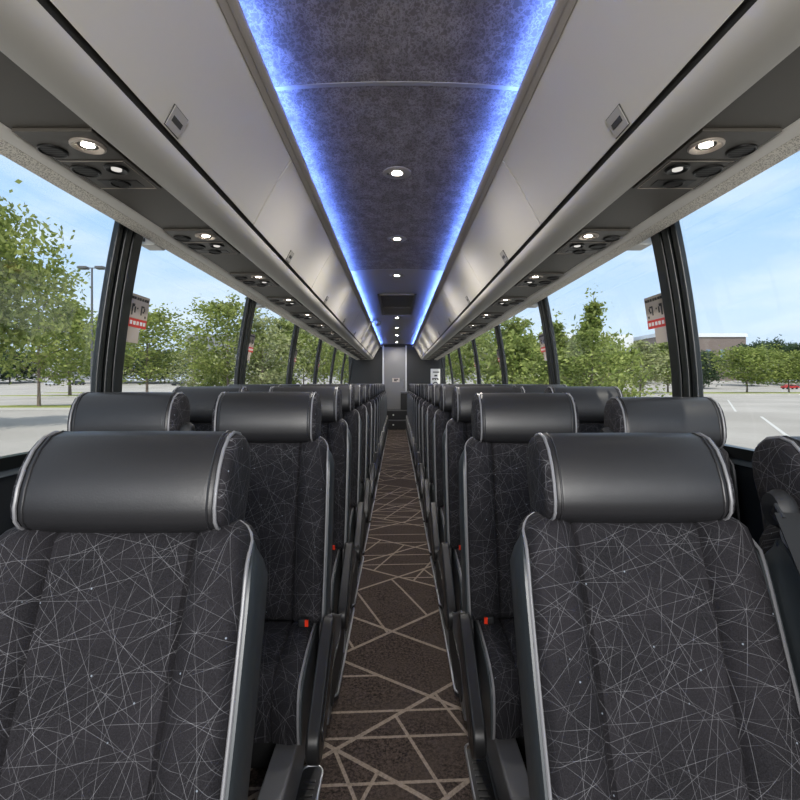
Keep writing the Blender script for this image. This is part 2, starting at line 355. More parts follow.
for s in (-1, 1):
    nm = SIDE[s]
    # cove rail that hides the led strip
    mb = MB(); mb.prism([(s*x, H(h)) for x, h in ((.418, 1.012), (.418, .996), (.424, .992), (.440, .992), (.443, .995), (.464, .990), (.468, .994), (.468, 1.10), (.462, 1.10), (.462, 1.002), (.424, 1.002), (.424, 1.012))], YB0-1.2, YB1)
    struct(mb.build(f'trim_{k}', 'rail'), f'grey cove rail beside the {nm} blue light', 'rail'); k += 1
    # led strip
    mb = MB(); mb.box(s*.427, s*.436, .1, YB1-.02, H(1.003), H(1.009))
    tag(mb.build('led_strip', 'led', smooth=0), f'blue light strip glowing along the {nm} ceiling edge', 'light strip')
    # lower bin lip
    lip = [(.653, .694), (.655, .688), (.661, .675), (.676, .660), (.700, .649), (.730, .643), (.758, .643), (.772, .647), (.778, .654), (.778, .664), (.770, .664), (.70, .690), (.666, .705)]
    mb = MB(); mb.prism([(s*x, H(h)) for x, h in lip], YB0-1.2, YB1)
    struct(mb.build(f'trim_{k}', 'lip'), f'rounded pale grey lip under the {nm} luggage bins', 'lip'); k += 1
    mb = MB(); mb.prism([(s*x, H(h)) for x, h in ((.642, .722), (.662, .697), (.69, .70), (.69, .73))], YB0-1.2, YB1)
    struct(mb.build(f'trim_{k}', 'groove'), f'dark groove below the {nm} luggage bin doors', 'groove'); k += 1
    # service strip
    mb = MB(); mb.prism([(s*x, H(h)) for x, h in ((.77, .668), (.77, .6585), (1.0, .6585), (1.006, .668))], YB0-1.2, YB1)
    struct(mb.build(f'trim_{k}', 'psu'), f'dark grey service strip over the {nm} seats', 'strip'); k += 1
    # valance
    mb = MB(); mb.prism([(s*x, H(h)) for x, h in ((1.001, .668), (1.001, .657), (1.006, .651), (1.022, .645), (1.038, .6425), (1.041, .645), (1.041, .69), (1.03, .70))], YB0-1.2, YB1)
    o1 = struct(mb.build(f'trim_{k}', 'valance'), f'pale window valance above the {nm} windows', 'valance'); k += 1
    mb = MB(); mb.prism([(s*x, H(h)) for x, h in ((1.0405, .6425), (1.092, .632), (1.10, .636), (1.105, .66), (1.12, .70), (1.0405, .70))], YB0-1.2, YB1)
    mb.build('perforated_band', 'perf', o1)
    # window pillars
    for i in range(-1, 7):
        y0 = (2.475+2.17*i)*P
        if y0 < -2: continue
        hs = [-.29+.98*j/12 for j in range(13)]
        def sect(d0, d1, ya, yb): return [[(s*(xin(h)+d0), ya, H(h)), (s*(xin(h)+d0), yb, H(h)), (s*(xin(h)+d1), yb, H(h)), (s*(xin(h)+d1), ya, H(h))] for h in hs]
        mb = MB()
        mb.loft(sect(.006, .034, y0, y0+.03)); mb.loft(sect(.014, .034, y0+.03, y0+.045)); mb.loft(sect(-.002, .034, y0+.045, y0+.085)); mb.loft(sect(.010, .034, y0+.085, y0+.105))
        mb.loft(sect(.0, .034, y0+.105, y0+.175))
        kk = mb.build(f'trim_{k}', 'rubber'); bevel(kk, .005, 2)
        struct(kk, f'black window pillar on the {nm} side, {ORD[i] if i >= 0 else "just before the"} {"from the front" if i >= 0 else "first seats"}', 'pillar'); k += 1
# windows
n = 1
for s in (-1, 1):
    for i in range(-1, 7):
        ya = (2.46+2.17*(i-1))*P+.2 if i > -1 else YF+.02
        yb = (2.46+2.17*i)*P+.02
        if i == 6: yb = YR
        hs = [-.29+1.0*j/12 for j in range(13)]
        rings = [[(s*(xin(h)+.022), ya, H(h)), (s*(xin(h)+.022), yb, H(h)), (s*(xin(h)+.027), yb, H(h)), (s*(xin(h)+.027), ya, H(h))] for h in hs]
        mb = MB(); mb.loft(rings)
        o = mb.build(f'window_{n}', 'glass'); struct(o, f'large {SIDE[s]} side window pane, {ORD[i+1]} from the coach front', 'window'); n += 1
        mb = MB()
        mb.loft([[(s*(xin(h)+.004), ya, H(h)), (s*(xin(h)+.004), yb, H(h)), (s*(xin(h)+.04), yb, H(h)), (s*(xin(h)+.04), ya, H(h))] for h in (-.275, -.235)])
        mb.build('rubber_seal', 'rubber', o)

# ---------------------------------------------------------------- rear wall
mb = MB(); mb.box(-1.33, 1.33, YR, YR+.08, -.4, H(1.2))
struct(mb.build('wall_rear', 'rear_dark', smooth=0), 'black rear wall of the coach around the grey door', 'wall')
d = empty('door_1', (-.065, YR, .52)); struct(d, 'grey lavatory door at the end of the aisle', 'door')
mb = MB(); mb.box(-.29, .29, -.03, -.002, .0, 1.72); bevel(mb.build('door_panel', 'door', d), .006)
mb = MB(); mb.box(-.335, -.292, -.045, -.002, 0, 1.76); mb.box(.292, .335, -.045, -.002, 0, 1.76); bevel(mb.build('door_frame', 'door_frame', d), .005)
mb = MB(); mb.tube([(.235, -.03, .62), (.235, -.06, .64), (.235, -.06, .80), (.235, -.03, .82)], .01); mb.build('door_handle', 'chrome', d)
sg = empty('door_sign', (-.03, YR-.036, 1.33)); tag(sg, 'small pale sign with dark symbol on the rear door', 'sign')
mb = MB(); mb.box(-.10, .10, -.004, .004, -.055, .055); mb.build('plate', 'sticker', sg, smooth=0)
mb = MB()
for x0, x1, z0, z1 in ((-.05, -.02, -.03, .03), (-.015, .02, -.035, .03), (.025, .06, .0, .03), (-.06, .06, .033, .04)): mb.box(x0, x1, -.006, -.0035, z0, z1)
mb.build('symbol', 'ink', sg, smooth=0)
st = empty('rear_step', (0, YR, 0)); tag(st, 'black carpeted step in front of the rear door', 'step')
mb = MB(); mb.box(-.34, .34, -.34, -.002, .0, .26); mb.box(-.34, .34, -.16, -.002, .26, .515); bevel(mb.build('tread', 'black', st), .01)
mb = MB(); mb.box(-.34, .34, -.346, -.338, .235, .26); mb.box(-.34, .34, -.166, -.158, .49, .515); mb.build('step_nosing', 'grey_metal', st, smooth=0)
mb = MB(); mb.lathe([(.02, 0), (.022, .006), (.012, .012)], (0, 0, 0), 12)
for x_, y_, z_ in ((-.1, -.343, .13), (-.1, -.163, .38)):
    o = mb.build('step_light', 'white', st, loc=(x_, y_, z_)); o.rotation_euler = (PI/2, 0, 0)
wb = empty('waste_bin', (.19, YR-.12, .52)); tag(wb, 'small dark waste bin beside the rear door', 'bin')
mb = MB(); mb.box(-.09, .09, -.06, .06, 0, .45); bevel(mb.build('bin_body', 'black', wb), .012)
mb = MB(); mb.box(-.095, .095, -.066, .066, .45, .50); bevel(mb.build('lid', 'grey_metal', wb), .012)
sg = empty('wall_notice', (1.055, YR-.01, 1.40)); tag(sg, 'white notice with black print on the rear wall, right corner', 'notice')
mb = MB(); mb.box(-.13, .13, -.006, .0, -.24, .24); mb.build('board', 'white', sg, smooth=0)
mb = MB()
for x0, x1, z0, z1 in ((-.07, .10, .135, .165), (-.03, .05, .03, .075), (-.09, .08, -.04, -.015), (-.085, -.05, -.07, -.04), (-.02, .02, -.07, -.04), (.045, .09, -.065, -.04)): mb.box(x0, x1, -.009, -.0055, z0, z1)
arc = [(.075*math.cos(a), -.19+.075*math.sin(a)) for a in [PI*i/10 for i in range(11)]]+[(.045*math.cos(a), -.19+.045*math.sin(a)) for a in [PI*i/10 for i in range(10, -1, -1)]]
mb.prism(arc, -.009, -.0055); mb.build('lettering', 'ink', sg, smooth=0)

# ================================================================== overhead bins
def make_bin(s, label):
    L = 1.43
    r = empty('overhead_bin'); tag(r, label, 'luggage bin', 'overhead luggage bins')
    door = [(.462, 1.002), (.49, .962), (.53, .898), (.57, .828), (.605, .764), (.637, .702)]
    prof = door+[(.643, .713), (.62, .772), (.585, .838), (.545, .908), (.505, .972), (.478, 1.01)]
    mb = MB(); mb.prism([(s*x, H(h)-1.9) for x, h in prof], .0035, L-.0035)
    bevel(mb.build('door', 'bin', r, smooth=30), .003)
    body = [(.49, 1.0), (.55, .905), (.598, .835), (.655, .735), (.72, .70), (1.02, .70), (1.06, .80), (1.04, 1.03), (.7, 1.10), (.49, 1.09)]
    mb = MB(); mb.prism([(s*x, H(h)-1.9) for x, h in body], .001, L-.001); mb.build('bin_shell', 'seam', r, smooth=0)
    # latch near the bottom of the door: a plate with a dark finger slot
    a = Vector((.6085, .7565)); bb = Vector((.625, .7265)); dr = (bb-a).normalized(); nr = Vector((-dr.y, dr.x))
    nr = nr if nr.x < 0 else -nr
    def q(u, w): p_ = a+dr*u+nr*w; return (s*p_.x, H(p_.y)-1.9)
    yc = L/2-.068
    lat = None
    mb = MB(); mb.prism([q(-.006, .003), q(.056, .003), q(.056, -.006), q(-.006, -.006)], yc-.041, yc+.041); lat = mb.build('latch_gap', 'seam', r, smooth=0)
    mb = MB(); mb.prism([q(-.004, .0045), q(.054, .0045), q(.054, -.006), q(-.004, -.006)], yc-.039, yc+.039); mb.build('latch_plate', 'latch', lat, smooth=0)
    mb = MB(); mb.prism([q(.018, .0058), q(.034, .0058), q(.034, .0), q(.018, .0)], yc-.026, yc+.026); mb.build('finger_slot', 'vent', lat, smooth=0)
    return r
for s in (-1, 1):
    for i in range(9):
        lb = f'pale grey overhead luggage bin over the {SIDE[s]} seats, {ORD[i]} from the front'
        if i == 0: proto = make_bin(s, lb); o = proto
        else: o = copy_tree(proto); o['label'] = lb
        o.location = (0, YB0+1.43*i-.0, 1.9)
        if i == 8:
            o.scale = (1, (YB1-YB0-1.43*8)/1.43, 1)
    # fixed bin fascia ahead of the first bin
    mb = MB(); mb.prism([(s*x, H(h)) for x, h in ((.462, 1.002), (.49, .962), (.53, .898), (.57, .828), (.605, .764), (.637, .702), (.655, .735), (.72, .70), (1.02, .70), (1.06, .80), (1.04, 1.03), (.7, 1.10), (.49, 1.09))], YB0-1.2, YB0)
    struct(mb.build(f'trim_{k}', 'bin', smooth=30), f'pale fixed fascia ahead of the first {SIDE[s]} luggage bin', 'fascia'); k += 1
    # rounded end cap at the rear
    prof = [(.462, 1.002), (.53, .898), (.60, .775), (.648, .690), (.676, .660), (.73, .643), (.80, .648), (1.0, .66), (1.12, .70), (1.15, .9), (.8, 1.1), (.47, 1.08)]
    mb = MB(); mb.prism([(s*x, H(h)) for x, h in prof], YB1, YB1+.12)
    struct(bevel(mb.build(f'trim_{k}', 'bin'), .03, 3), f'pale end cap closing the {SIDE[s]} row of bins', 'end cap'); k += 1

# ================================================================== reading light panels
def make_psu(s, label):
    r = empty('reading_light_panel'); tag(r, label, 'light panel', 'reading light panels over the seats')
    c = .888; y0 = 1.42
    X = lambda x: s*(x-c); Yl = lambda y: y-y0
    mb = MB(); mb.box(X(.786), X(.992), Yl(1.235), Yl(1.388), -.006, .004); p1 = bevel(mb.build('lamp_plate', 'psu2', r), .002)
    mb = MB(); mb.box(X(.786), X(.992), Yl(1.392), Yl(1.603), -.006, .004); p2 = bevel(mb.build('nozzle_plate', 'psu2', r), .002)
    mb = MB()
    mb.tube([(X(.799), Yl(1.399), -.0066), (X(.799), Yl(1.594), -.0066), (X(.982), Yl(1.594), -.0066), (X(.982), Yl(1.399), -.0066)], .0013, 6, True); mb.build('plate_edge', 'bezel', p2)
    L = (X(.842), Yl(1.308), -.006)
    mb = MB(); mb.lathe([(.044, 0), (.044, -.004), (.039, -.0065), (.031, -.004), (.024, .001), (.022, .004)], L, 28); lamp = mb.build('reading_lamp', 'bezel', r)
    mb = MB(); mb.lathe([(.0215, .003), (.0215, .001), (.012, -.001), (.004, -.002)], L, 24); mb.build('lens', 'lamp', lamp)
    def vent(x, y, rad, name, par):
        c_ = (X(x), Yl(y), -.006)
        mb = MB(); mb.lathe([(rad, 0), (rad, -.004), (rad*.9, -.006), (rad*.82, -.003), (rad*.8, .004)], c_, 24); o = mb.build(name, 'vent', par)
        mb = MB()
        for j in range(5):
            w = math.sqrt(max(0, (rad*.8)**2-((j-2)*rad*.32)**2)); mb.box(c_[0]-w, c_[0]+w, c_[1]+(j-2)*rad*.32-.0022, c_[1]+(j-2)*rad*.32+.0022, -.009, -.004)
        mb.build('louvre', 'groove', o)
        mb = MB(); mb.lathe([(rad*.78, -.0025), (rad*.78, -.002)], c_, 20); mb.build('vent_opening', 'black', o)
        return o
    vent(.957, 1.335, .037, 'speaker', r)
    vent(.947, 1.462, .04, 'air_nozzle', r)
    vent(.895, 1.553, .031, 'air_nozzle', r)
    mb = MB(); mb.box(X(.955), X(.83), Yl(1.528), Yl(1.58), -.0075, -.005); bevel(mb.build('switch_pad', 'vent', r), .002)
    L = (X(.846), Yl(1.448), -.006)
    mb = MB(); mb.lathe([(.034, 0), (.034, -.004), (.029, -.007), (.02, -.004), (.016, .002)], L, 24); bt = mb.build('call_button', 'vent', r)
    mb = MB(); mb.lathe([(.0145, 0), (.0145, -.005), (.008, -.0075), (.002, -.008)], L, 16); mb.build('button_light', 'small_lamp', bt)
    return r
for s in (-1, 1):
    for i in range(15):
        lb = f'ceiling panel with lit reading lamp over the {SIDE[s]} seats, {ORD[i]} from the front'
        if i == 0: proto = make_psu(s, lb); o = proto
        else: o = copy_tree(proto); o['label'] = lb
        o.location = (s*.888, 1.42+.805*i, H(.6585)-.004)

# ================================================================== ceiling lamps
def make_ceil_lamp():
    r = empty('ceiling_light')
    mb = MB(); mb.lathe([(.074, 0.006), (.074, -.002), (.068, -.005), (.03, -.003), (.026, .004)], seg=32); mb.build('bezel', 'ceil_plain', r)
    mb = MB(); mb.lathe([(.025, .001), (.025, -.002), (.012, -.005), (.003, -.006)], seg=24); mb.build('lens', 'ceil_lamp', r)
    mb = MB(); mb.lathe([(.0075, .0), (.0075, -.004), (.005, -.006)], (-.045, 0, -.003), 12); mb.build('sensor', 'vent', r)
    return r
proto = None
for i, z in enumerate((3.09, 4.50, 6.03, 9.9, 11.7, 13.5, 15.7)):
    o = make_ceil_lamp() if proto is None else copy_tree(proto)
    proto = proto or o
    o.location = (0, z*P, H(1.0845))
    if i == 0:
        ld = bpy.data.lights.new('ceiling_lamp_light', 'SPOT'); ld.energy = 16; ld.spot_size = math.radians(168); ld.spot_blend = .6; ld.shadow_soft_size = .012; ld.color = (1, .95, .88)
    lo = bpy.data.objects.new('lamp_light', ld); COL.objects.link(lo); lo.parent = o; lo.location = (0, 0, -.012)
    tag(o, f'small round ceiling light above the aisle, {ORD[i]} from the front', 'ceiling light', 'round ceiling lights along the aisle')
# roof hatch
hx = empty('roof_hatch', (0, 6.62, H(1.083))); tag(hx, 'dark recessed hatch panel in the ceiling above the aisle', 'hatch')
x_, y_ = .235, .84
mb = MB(); mb.box(-x_, x_, -y_, -y_+.035, -.02, .0); mb.box(-x_, x_, y_-.035, y_, -.02, .0); mb.box(-x_, -x_+.03, -y_, y_, -.02, 0); mb.box(x_-.03, x_, -y_, y_, -.02, 0); mb.build('frame', 'psu', hx, smooth=0)
mb = MB(); mb.box(-.2, .2, -.8, .1, -.008, -.002); mb.build('panel', 'groove', hx, smooth=0)
mb = MB(); mb.box(-.2, .2, .13, .8, -.012, -.002); mb.build('flap', 'psu2', hx, smooth=0)
# bracket with camera dome near the left bins
cm = empty('dome_camera', (-.33, 8.3, H(1.05))); tag(cm, 'small round dome camera on a bracket by the left bins', 'camera')
mb = MB(); mb.lathe([(.03, .03), (.055, .02), (.055, -.01), (.048, -.03), (.03, -.05), (.008, -.058)], seg=20); mb.build('dome', 'chrome', cm)
mb = MB(); mb.box(-.14, .0, -.012, .012, -.0, .02); mb.box(-.15, -.13, -.015, .015, -.03, .02); mb.build('bracket', 'rail', cm, smooth=0)
mr = empty('folded_monitor', (-.512, 7.9, H(.86))); tag(mr, 'slim grey panel folded against the left bins below the dome camera', 'monitor')
mb = MB(); mb.prism([(.075, .16), (-.085, -.13), (-.062, -.142), (.098, .148)], -.05, .03); bevel(mb.build('housing', 'rail', mr), .004)
mb = MB(); mb.tube([(.08, -.01, .15), (.13, -.01, .17), (.2, 0, .19)], .008); mb.build('hinge_arm', 'chrome', mr)

# ================================================================== seats
WK = [.018]
def wd(t):      # half width of the backrest at height t
    pts = ((0, .216), (.15, .219), (.35, .222), (.52, .223), (.60, .222), (.645, .217), (.668, .206), (.682, .190))
    for (a, wa), (b_, wb_) in zip(pts, pts[1:]):
        if t <= b_: return WK[0]+wa+(wb_-wa)*(t-a)/(b_-a)
    return WK[0]+pts[-1][1]
def sm(x): x = max(0, min(1, x)); return x*x*(3-2*x)
def nf(x, t):
    w = wd(t); a = abs(x); c = .118+.016*t/.66
    n_ = .010*math.sin(PI*min(1, t/.6))-.006*(1-(a/c)**2 if a < c else 0)
    n_ -= .012*math.exp(-((a-c)/.0042)**2)
    if a > c: n_ += .024*sm((a-c)/.035)
    e_ = (a-(w-.022))/.022
    if e_ > 0: n_ -= .030*e_*e_
    if t > .63: n_ -= .055*((t-.63)/.052)**2*(.4+.6*(t-.63)/.052)
    if t < .03: n_ -= .02*(1-t/.03)**2
    return n_
HR = [(.022, .662), (.036, .672), (.046, .695), (.050, .730), (.047, .770), (.037, .805), (.018, .835), (-.010, .853), (-.045, .859), (-.075, .850), (-.097, .825), (-.106, .785), (-.106, .73), (-.10, .68), (-.08, .662), (-.02, .656)]
PIV = (0, -.105, .385)
REC0 = math.radians(8)
FAB, LEA, BOL, PIP = 'fabric', 'leather', 'bolster', 'piping'
def make_seat(s, kind):
    """s: the side of the coach; inner = direction of the aisle side of the seat"""
    inn = -s
    r = empty('coach_seat'); WK[0] = .018 if kind == 'aisle' else .004
    # backrest
    ts = [0, .012, .03, .08, .16, .25, .34, .43, .52, .58, .625, .645, .66, .672, .682]
    rings = []
    for t in ts:
        w = wd(t); c = .118+.016*t/.66
        half = [0, .35*c, .7*c, c-.012, c-.006, c-.003, c, c+.003, c+.006, c+.012, c+.022, c+.036, (c+w)/2+.008, w-.022, w-.016, w-.010, w-.005, w]
        xs = [-x for x in reversed(half)]+half[1:]
        ring = [(x, -nf(x, t), t) for x in xs]
        k_ = max(0, (t-.64)/.042)
        bk = .105-.02*k_
        for x in (w, w*.97, w*.5, 0, -w*.5, -w*.97, -w): ring.append((x, bk if abs(x) < w else bk-.02, t))
        rings.append(ring)
    mb = MB(); mb.loft(rings); back = mb.build('backrest', FAB, r, PIV, smooth=50)
    for sd_ in (-1, 1):
        rg = []
        for t in [0, .05, .15, .25, .35, .45, .53, .58, .61, .63, .643]:
            w = wd(t); q_ = sm((.645-t)/.06); d_ = .013*q_+.001
            f0 = .012*q_-.03*(1-q_); bk = .108*q_+.04*(1-q_)
            rg.append([(sd_*x, -n_, t) for x, n_ in ((w-.012, f0-.012), (w-.001, f0), (w+d_*.7, f0-.002), (w+d_, f0-.014), (w+d_, -bk+.01), (w+d_*.5, -bk-.004), (w-.012, -bk))])
        mb = MB(); mb.loft(rg); mb.build('side_bolster', BOL, back, smooth=50)
        pts = [(sd_*(wd(t)+.0015), -(.0125-.042*(1-sm((.66-t)/.07))), t) for t in [0, .08, .16, .25, .34, .43, .52, .57, .60, .62, .64, .655]]
        pts += [(sd_*(wd(.668)-.003), .035, .668), (sd_*(wd(.68)-.008), .045, .679)]
        mb = MB(); mb.tube(pts, .0036, 7); mb.build('piping', PIP, back)
    mb = MB()
    mb.loft([[(-w, .088, t), (w, .088, t), (w*.95, .118, t), (-w*.95, .118, t)] for t, w in ((-.05, .195), (.3, .21), (.6, .21), (.76, .19), (.80, .17))]); bevel(mb.build('back_shell', 'shell', back), .01)
    # headrest
    hl = .181
    mb = MB(); rg = []
    for x, k_ in ((-hl, .93), (-hl+.006, .985), (-hl+.02, 1), (-.1, 1.01), (0, 1.015), (.1, 1.01), (hl-.02, 1), (hl-.006, .985), (hl, .93)):
        rg.append([(x, -(-.03+(n_+.03)*k_), .757+(t-.757)*k_) for n_, t in HR])
    mb.loft(rg); hr = mb.build('headrest', LEA, r, PIV, smooth=60)
    for sd_ in (-1, 1):
        rg = []
        for x, k_ in ((hl+.001, .95), (hl+.008, .95), (hl+.014, .91), (hl+.018, .81), (hl+.0195, .6)):
            rg.append([(sd_*x, -(-.03+(n_+.03)*k_), .757+(t-.757)*k_) for n_, t in HR])
        mb = MB(); mb.loft(rg); mb.build('end_panel', 'fabric_side', hr, smooth=60)
        mb = MB(); mb.tube([(sd_*(hl+.001), -(-.03+(n_+.03)*.985),   .757+(t-.757)*.985) for n_, t in HR], .0034, 7, True); mb.build('piping', PIP, hr)
        mb = MB(); mb.tube([(sd_*(hl-.013), -(-.03+(n_+.03)*1.002), .757+(t-.757)*1.002) for n_, t in HR], .0022, 6, True); mb.build('stitched_seam', LEA, hr)
    # cushion
    cp = [(-.02, .335), (-.06, .372), (-.10, .384), (-.18, .380), (-.27, .368), (-.33, .355), (-.368, .341), (-.392, .322), (-.402, .295), (-.405, .245), (-.402, .19), (-.395, .16), (-.37, .148), (-.2, .17), (-.02, .2)]
    rg = []; hw = .203
    for x in (-hw, -hw+.004, -hw+.012, -hw+.03, -.128, -.122, -.12, -.118, -.112, -.06, 0, .06, .112, .118, .12, .122, .128, hw-.03, hw-.012, hw-.004, hw):
        a = abs(x); dz = .010*sm((a-.12)/.03)-.010*math.exp(-((a-.12)/.004)**2)-.012*max(0, (a-(hw-.012))/.012)**2
        rg.append([(x, y-(dz if y < -.37 else 0), z+(dz if z > .335 else 0)) for y, z in cp])
    mb = MB(); mb.loft(rg); cu = mb.build('seat_cushion', 'fabric_top', r, smooth=50)
    for sd_ in (-1, 1):
        mb = MB(); mb.prism([(y+.004, z-.012) for y, z in cp], hw, hw+.012)
        mb.v = [(sd_*y_, x_, z_) for x_, y_, z_ in mb.v]; bevel(mb.build('side_panel', BOL, cu), .003)
        mb = MB(); mb.tube([(sd_*(hw+.002), y, z-.004) for y, z in cp[1:12]], .0045, 7); mb.build('piping', PIP, cu)
    # pedestal
    mb = MB(); mb.box(-.16, .16, -.30, .02, .0, .165); bevel(mb.build('pedestal', 'black', r), .01)
    if kind == 'aisle':
        # padded armrest hanging beside the cushion
        c0 = Vector((-.30, .285)); dv = Vector((-.33, -.22)).normalized(); pv = Vector((dv.y, -dv.x))
        def stad(L_, R_):
            pts = []
            for i in range(11): a = -PI/2+PI*i/10; pts.append(c0+dv*(L_*.5-R_+R_*math.cos(a))+pv*(R_*math.sin(a)))
            for i in range(11): a = PI/2+PI*i/10; pts.append(c0+dv*(-L_*.5+R_+R_*math.cos(a))+pv*(R_*math.sin(a)))
            return pts
        mb = MB(); A = stad(.44, .062)
        x0 = inn*.243; x1 = inn*.284
        mb.loft([[(x, p_.x, p_.y) for p_ in A] for x in (x0, x1)])
        ar = bevel(mb.build('armrest', 'gloss_black', r), .008, 3)
        B = stad(.33, .036); mb = MB(); mb.loft([[(x, p_.x, p_.y) for p_ in B] for x in (x1-.001, x1+.004)]); bevel(mb.build('inset_pad', 'gloss_black', ar), .002)
        # aisle-side base fairing with bright edge
        def rr(y0, y1, z0, z1, R_):
            pts = []
            for cy, cz, a0 in ((y1-R_, z1-R_, 0), (y0+R_, z1-R_, PI/2), (y0+R_, z0+R_, PI), (y1-R_, z0+R_, 1.5*PI)):
                for i in range(6): a = a0+PI/2*i/5; pts.append((cy+R_*math.cos(a), cz+R_*math.sin(a)))
            return pts
        A = [(.335, .03), (.365, .05), (.37, .09), (.36, .165), (.32, .215), (.13, .295), (-.06, .395), (-.10, .40), (-.13, .375), (-.14, .30), (-.14, .03)]
        mb = MB(); mb.loft([[(x, y, z) for y, z in A] for x in (inn*.225, inn*.262)]); fa = bevel(mb.build('base_fairing', 'grey_metal', r), .005)
        B = rr(-.10, .335, .05, .19, .05)
        mb = MB(); mb.loft([[(x, y, z) for y, z in B] for x in (inn*.258, inn*.266)]); mb.build('fairing_grille', 'black', fa)
        mb = MB(); mb.tube([(inn*.262, y, z) for y, z in A[:8]], .0045, 6); mb.build('chrome_edge', 'chrome', fa)
        mb = MB(); mb.loft([[(inn*.13, -.60, z), (inn*.200, -.60, z), (inn*.200, .16, z), (inn*.13, .16, z)] for z in (.004, .145)]); bevel(mb.build('leg_panel', 'grey_metal', r), .006)
        # flat foot plate along the aisle with a bright rim
        def rx(y0, y1, x0_, x1_, R_):
            pts = []
            for cx, cy, a0 in ((x1_-R_, y1-R_, 0), (x0_+R_, y1-R_, PI/2), (x0_+R_, y0+R_, PI), (x1_-R_, y0+R_, 1.5*PI)):
                for i in range(5): a = a0+PI/2*i/4; pts.append((inn*(cx+R_*math.cos(a)), cy+R_*math.sin(a)))
            return pts
        B = rx(.03, .80, .203, .272, .03); mb = MB(); mb.loft([[(x, y, z) for x, y in B] for z in (.003, .022)]); fp = mb.build('foot_plate', 'black', r)
        mb = MB(); mb.tube([(x, y, .022) for x, y in B], .0045, 6, True); mb.build('plate_rim', 'chrome', fp)
        mb = MB()
        for i in range(26): mb.box(inn*.218, inn*.256, (.07+.0265*i), (.079+.0265*i), .021, .0245)
        mb.build('grip_ribs', 'gloss_black', fp, smooth=0)
        # buckle
        mb = MB(); mb.box(inn*.19, inn*.155, -.155, -.10, .392, .418); bk_ = bevel(mb.build('belt_buckle', 'black', r), .004)
        mb = MB(); mb.box(inn*.191, inn*.179, -.158, -.150, .396, .418); mb.build('release_button', 'red', bk_, smooth=0)
    else:
        # shoulder belt guide on the inner edge with the webbing running down to the cushion
        gx = inn*.232
        mb = MB(); mb.lathe([(.006, -.02), (.024, -.018), (.029, -.004), (.029, .010), (.022, .022), (.006, .026)], (0, 0, 0), 16)
        mb.v = [(gx+z_, y_-.0, .70+x_*1.35) for x_, y_, z_ in mb.v]
        g = mb.build('belt_guide', 'black', r, PIV)
        mb = MB(); mb.tube([(gx+inn*.026, -.012, .69), (gx+inn*.028, -.03, .705), (gx+inn*.026, -.038, .682), (gx+inn*.024, -.022, .672)], .0045, 6, True); mb.build('guide_loop', 'gloss_black', g)
        rg = []
        for j in range(9):
            u = j/8; z = .69-.62*u; y = -.025-.10*math.sin(u*PI*.5)*.9; x = gx+inn*(.012+.012*u)
            rg.append([(x-inn*.030, y, z), (x+inn*.030, y-.012, z), (x+inn*.030, y-.0145, z), (x-inn*.030, y-.0025, z)])
        mb = MB(); mb.loft(rg); sb = mb.build('seat_belt', 'webbing', r, PIV)
        mb = MB(); mb.lathe([(.002, 0), (.006, .002), (.006, .005), (.002, .007)], (0, 0, 0), 14)
        mb.v = [(gx+inn*.0-.0+x_, -.062-z_, .60+y_*1.9) for x_, y_, z_ in mb.v]; mb.build('belt_tongue', 'chrome', sb)
        mb = MB(); mb.loft([[(inn*.222, -.42+.03, z), (inn*.262, -.42+.03, z), (inn*.262, -.10, z), (inn*.222, -.10, z)] for z in (.30, .355)]); bevel(mb.build('armrest', 'gloss_black', r), .012, 3)
    for ch in r.children:
        if tuple(round(c, 3) for c in ch.location) == tuple(round(c, 3) for c in PIV): ch.rotation_euler = (-REC0, 0, 0)
    return r
seatY = {(-1, 1): .93, (1, 1): 1.05, (-1, 2): 1.87, (1, 2): 1.90}
seatZ = {(-1, 1): -.044, (1, 1): -.060, (-1, 2): -.027, (1, 2): -.032, 3: -.01}
NROW = 15
for s in (-1, 1):
    for kind in ('aisle', 'window'):
        proto = None
        for n_ in range(1, NROW+1):
            if kind == 'window' and s == -1 and n_ == 1: continue   # outside the frame
            o = make_seat(s, kind) if proto is None else copy_tree(proto)
            proto = proto or o
            y = seatY.get((s, n_), (n_+.265)*P); x = .508
            if n_ == 1 and kind == 'aisle': x = .514 if s < 0 else .510
            rec = 8
            if n_ == 1: rec = 20
            if kind == 'window':
                x = 1.006 if n_ == 1 else 1.024
                y = {1: .985, 2: 1.82}.get(n_, y)
            off = .73*(math.sin(math.radians(rec))-math.sin(REC0))
            o.location = (s*x, y-off, seatZ.get((s, n_), seatZ.get(n_, 0))-(.014 if kind == 'window' and s > 0 and n_ == 2 else 0))
            for ch in o.children:
                if abs(ch.rotation_euler.x) > 1e-4: ch.rotation_euler = (-math.radians(rec), 0, 0)
            where = 'beside the aisle' if kind == 'aisle' else 'against the window'
            tag(o, f'dark patterned coach seat {where} on the {SIDE[s]}, {ORD[n_-1]} row from the front', 'seat', 'coach seats in rows')

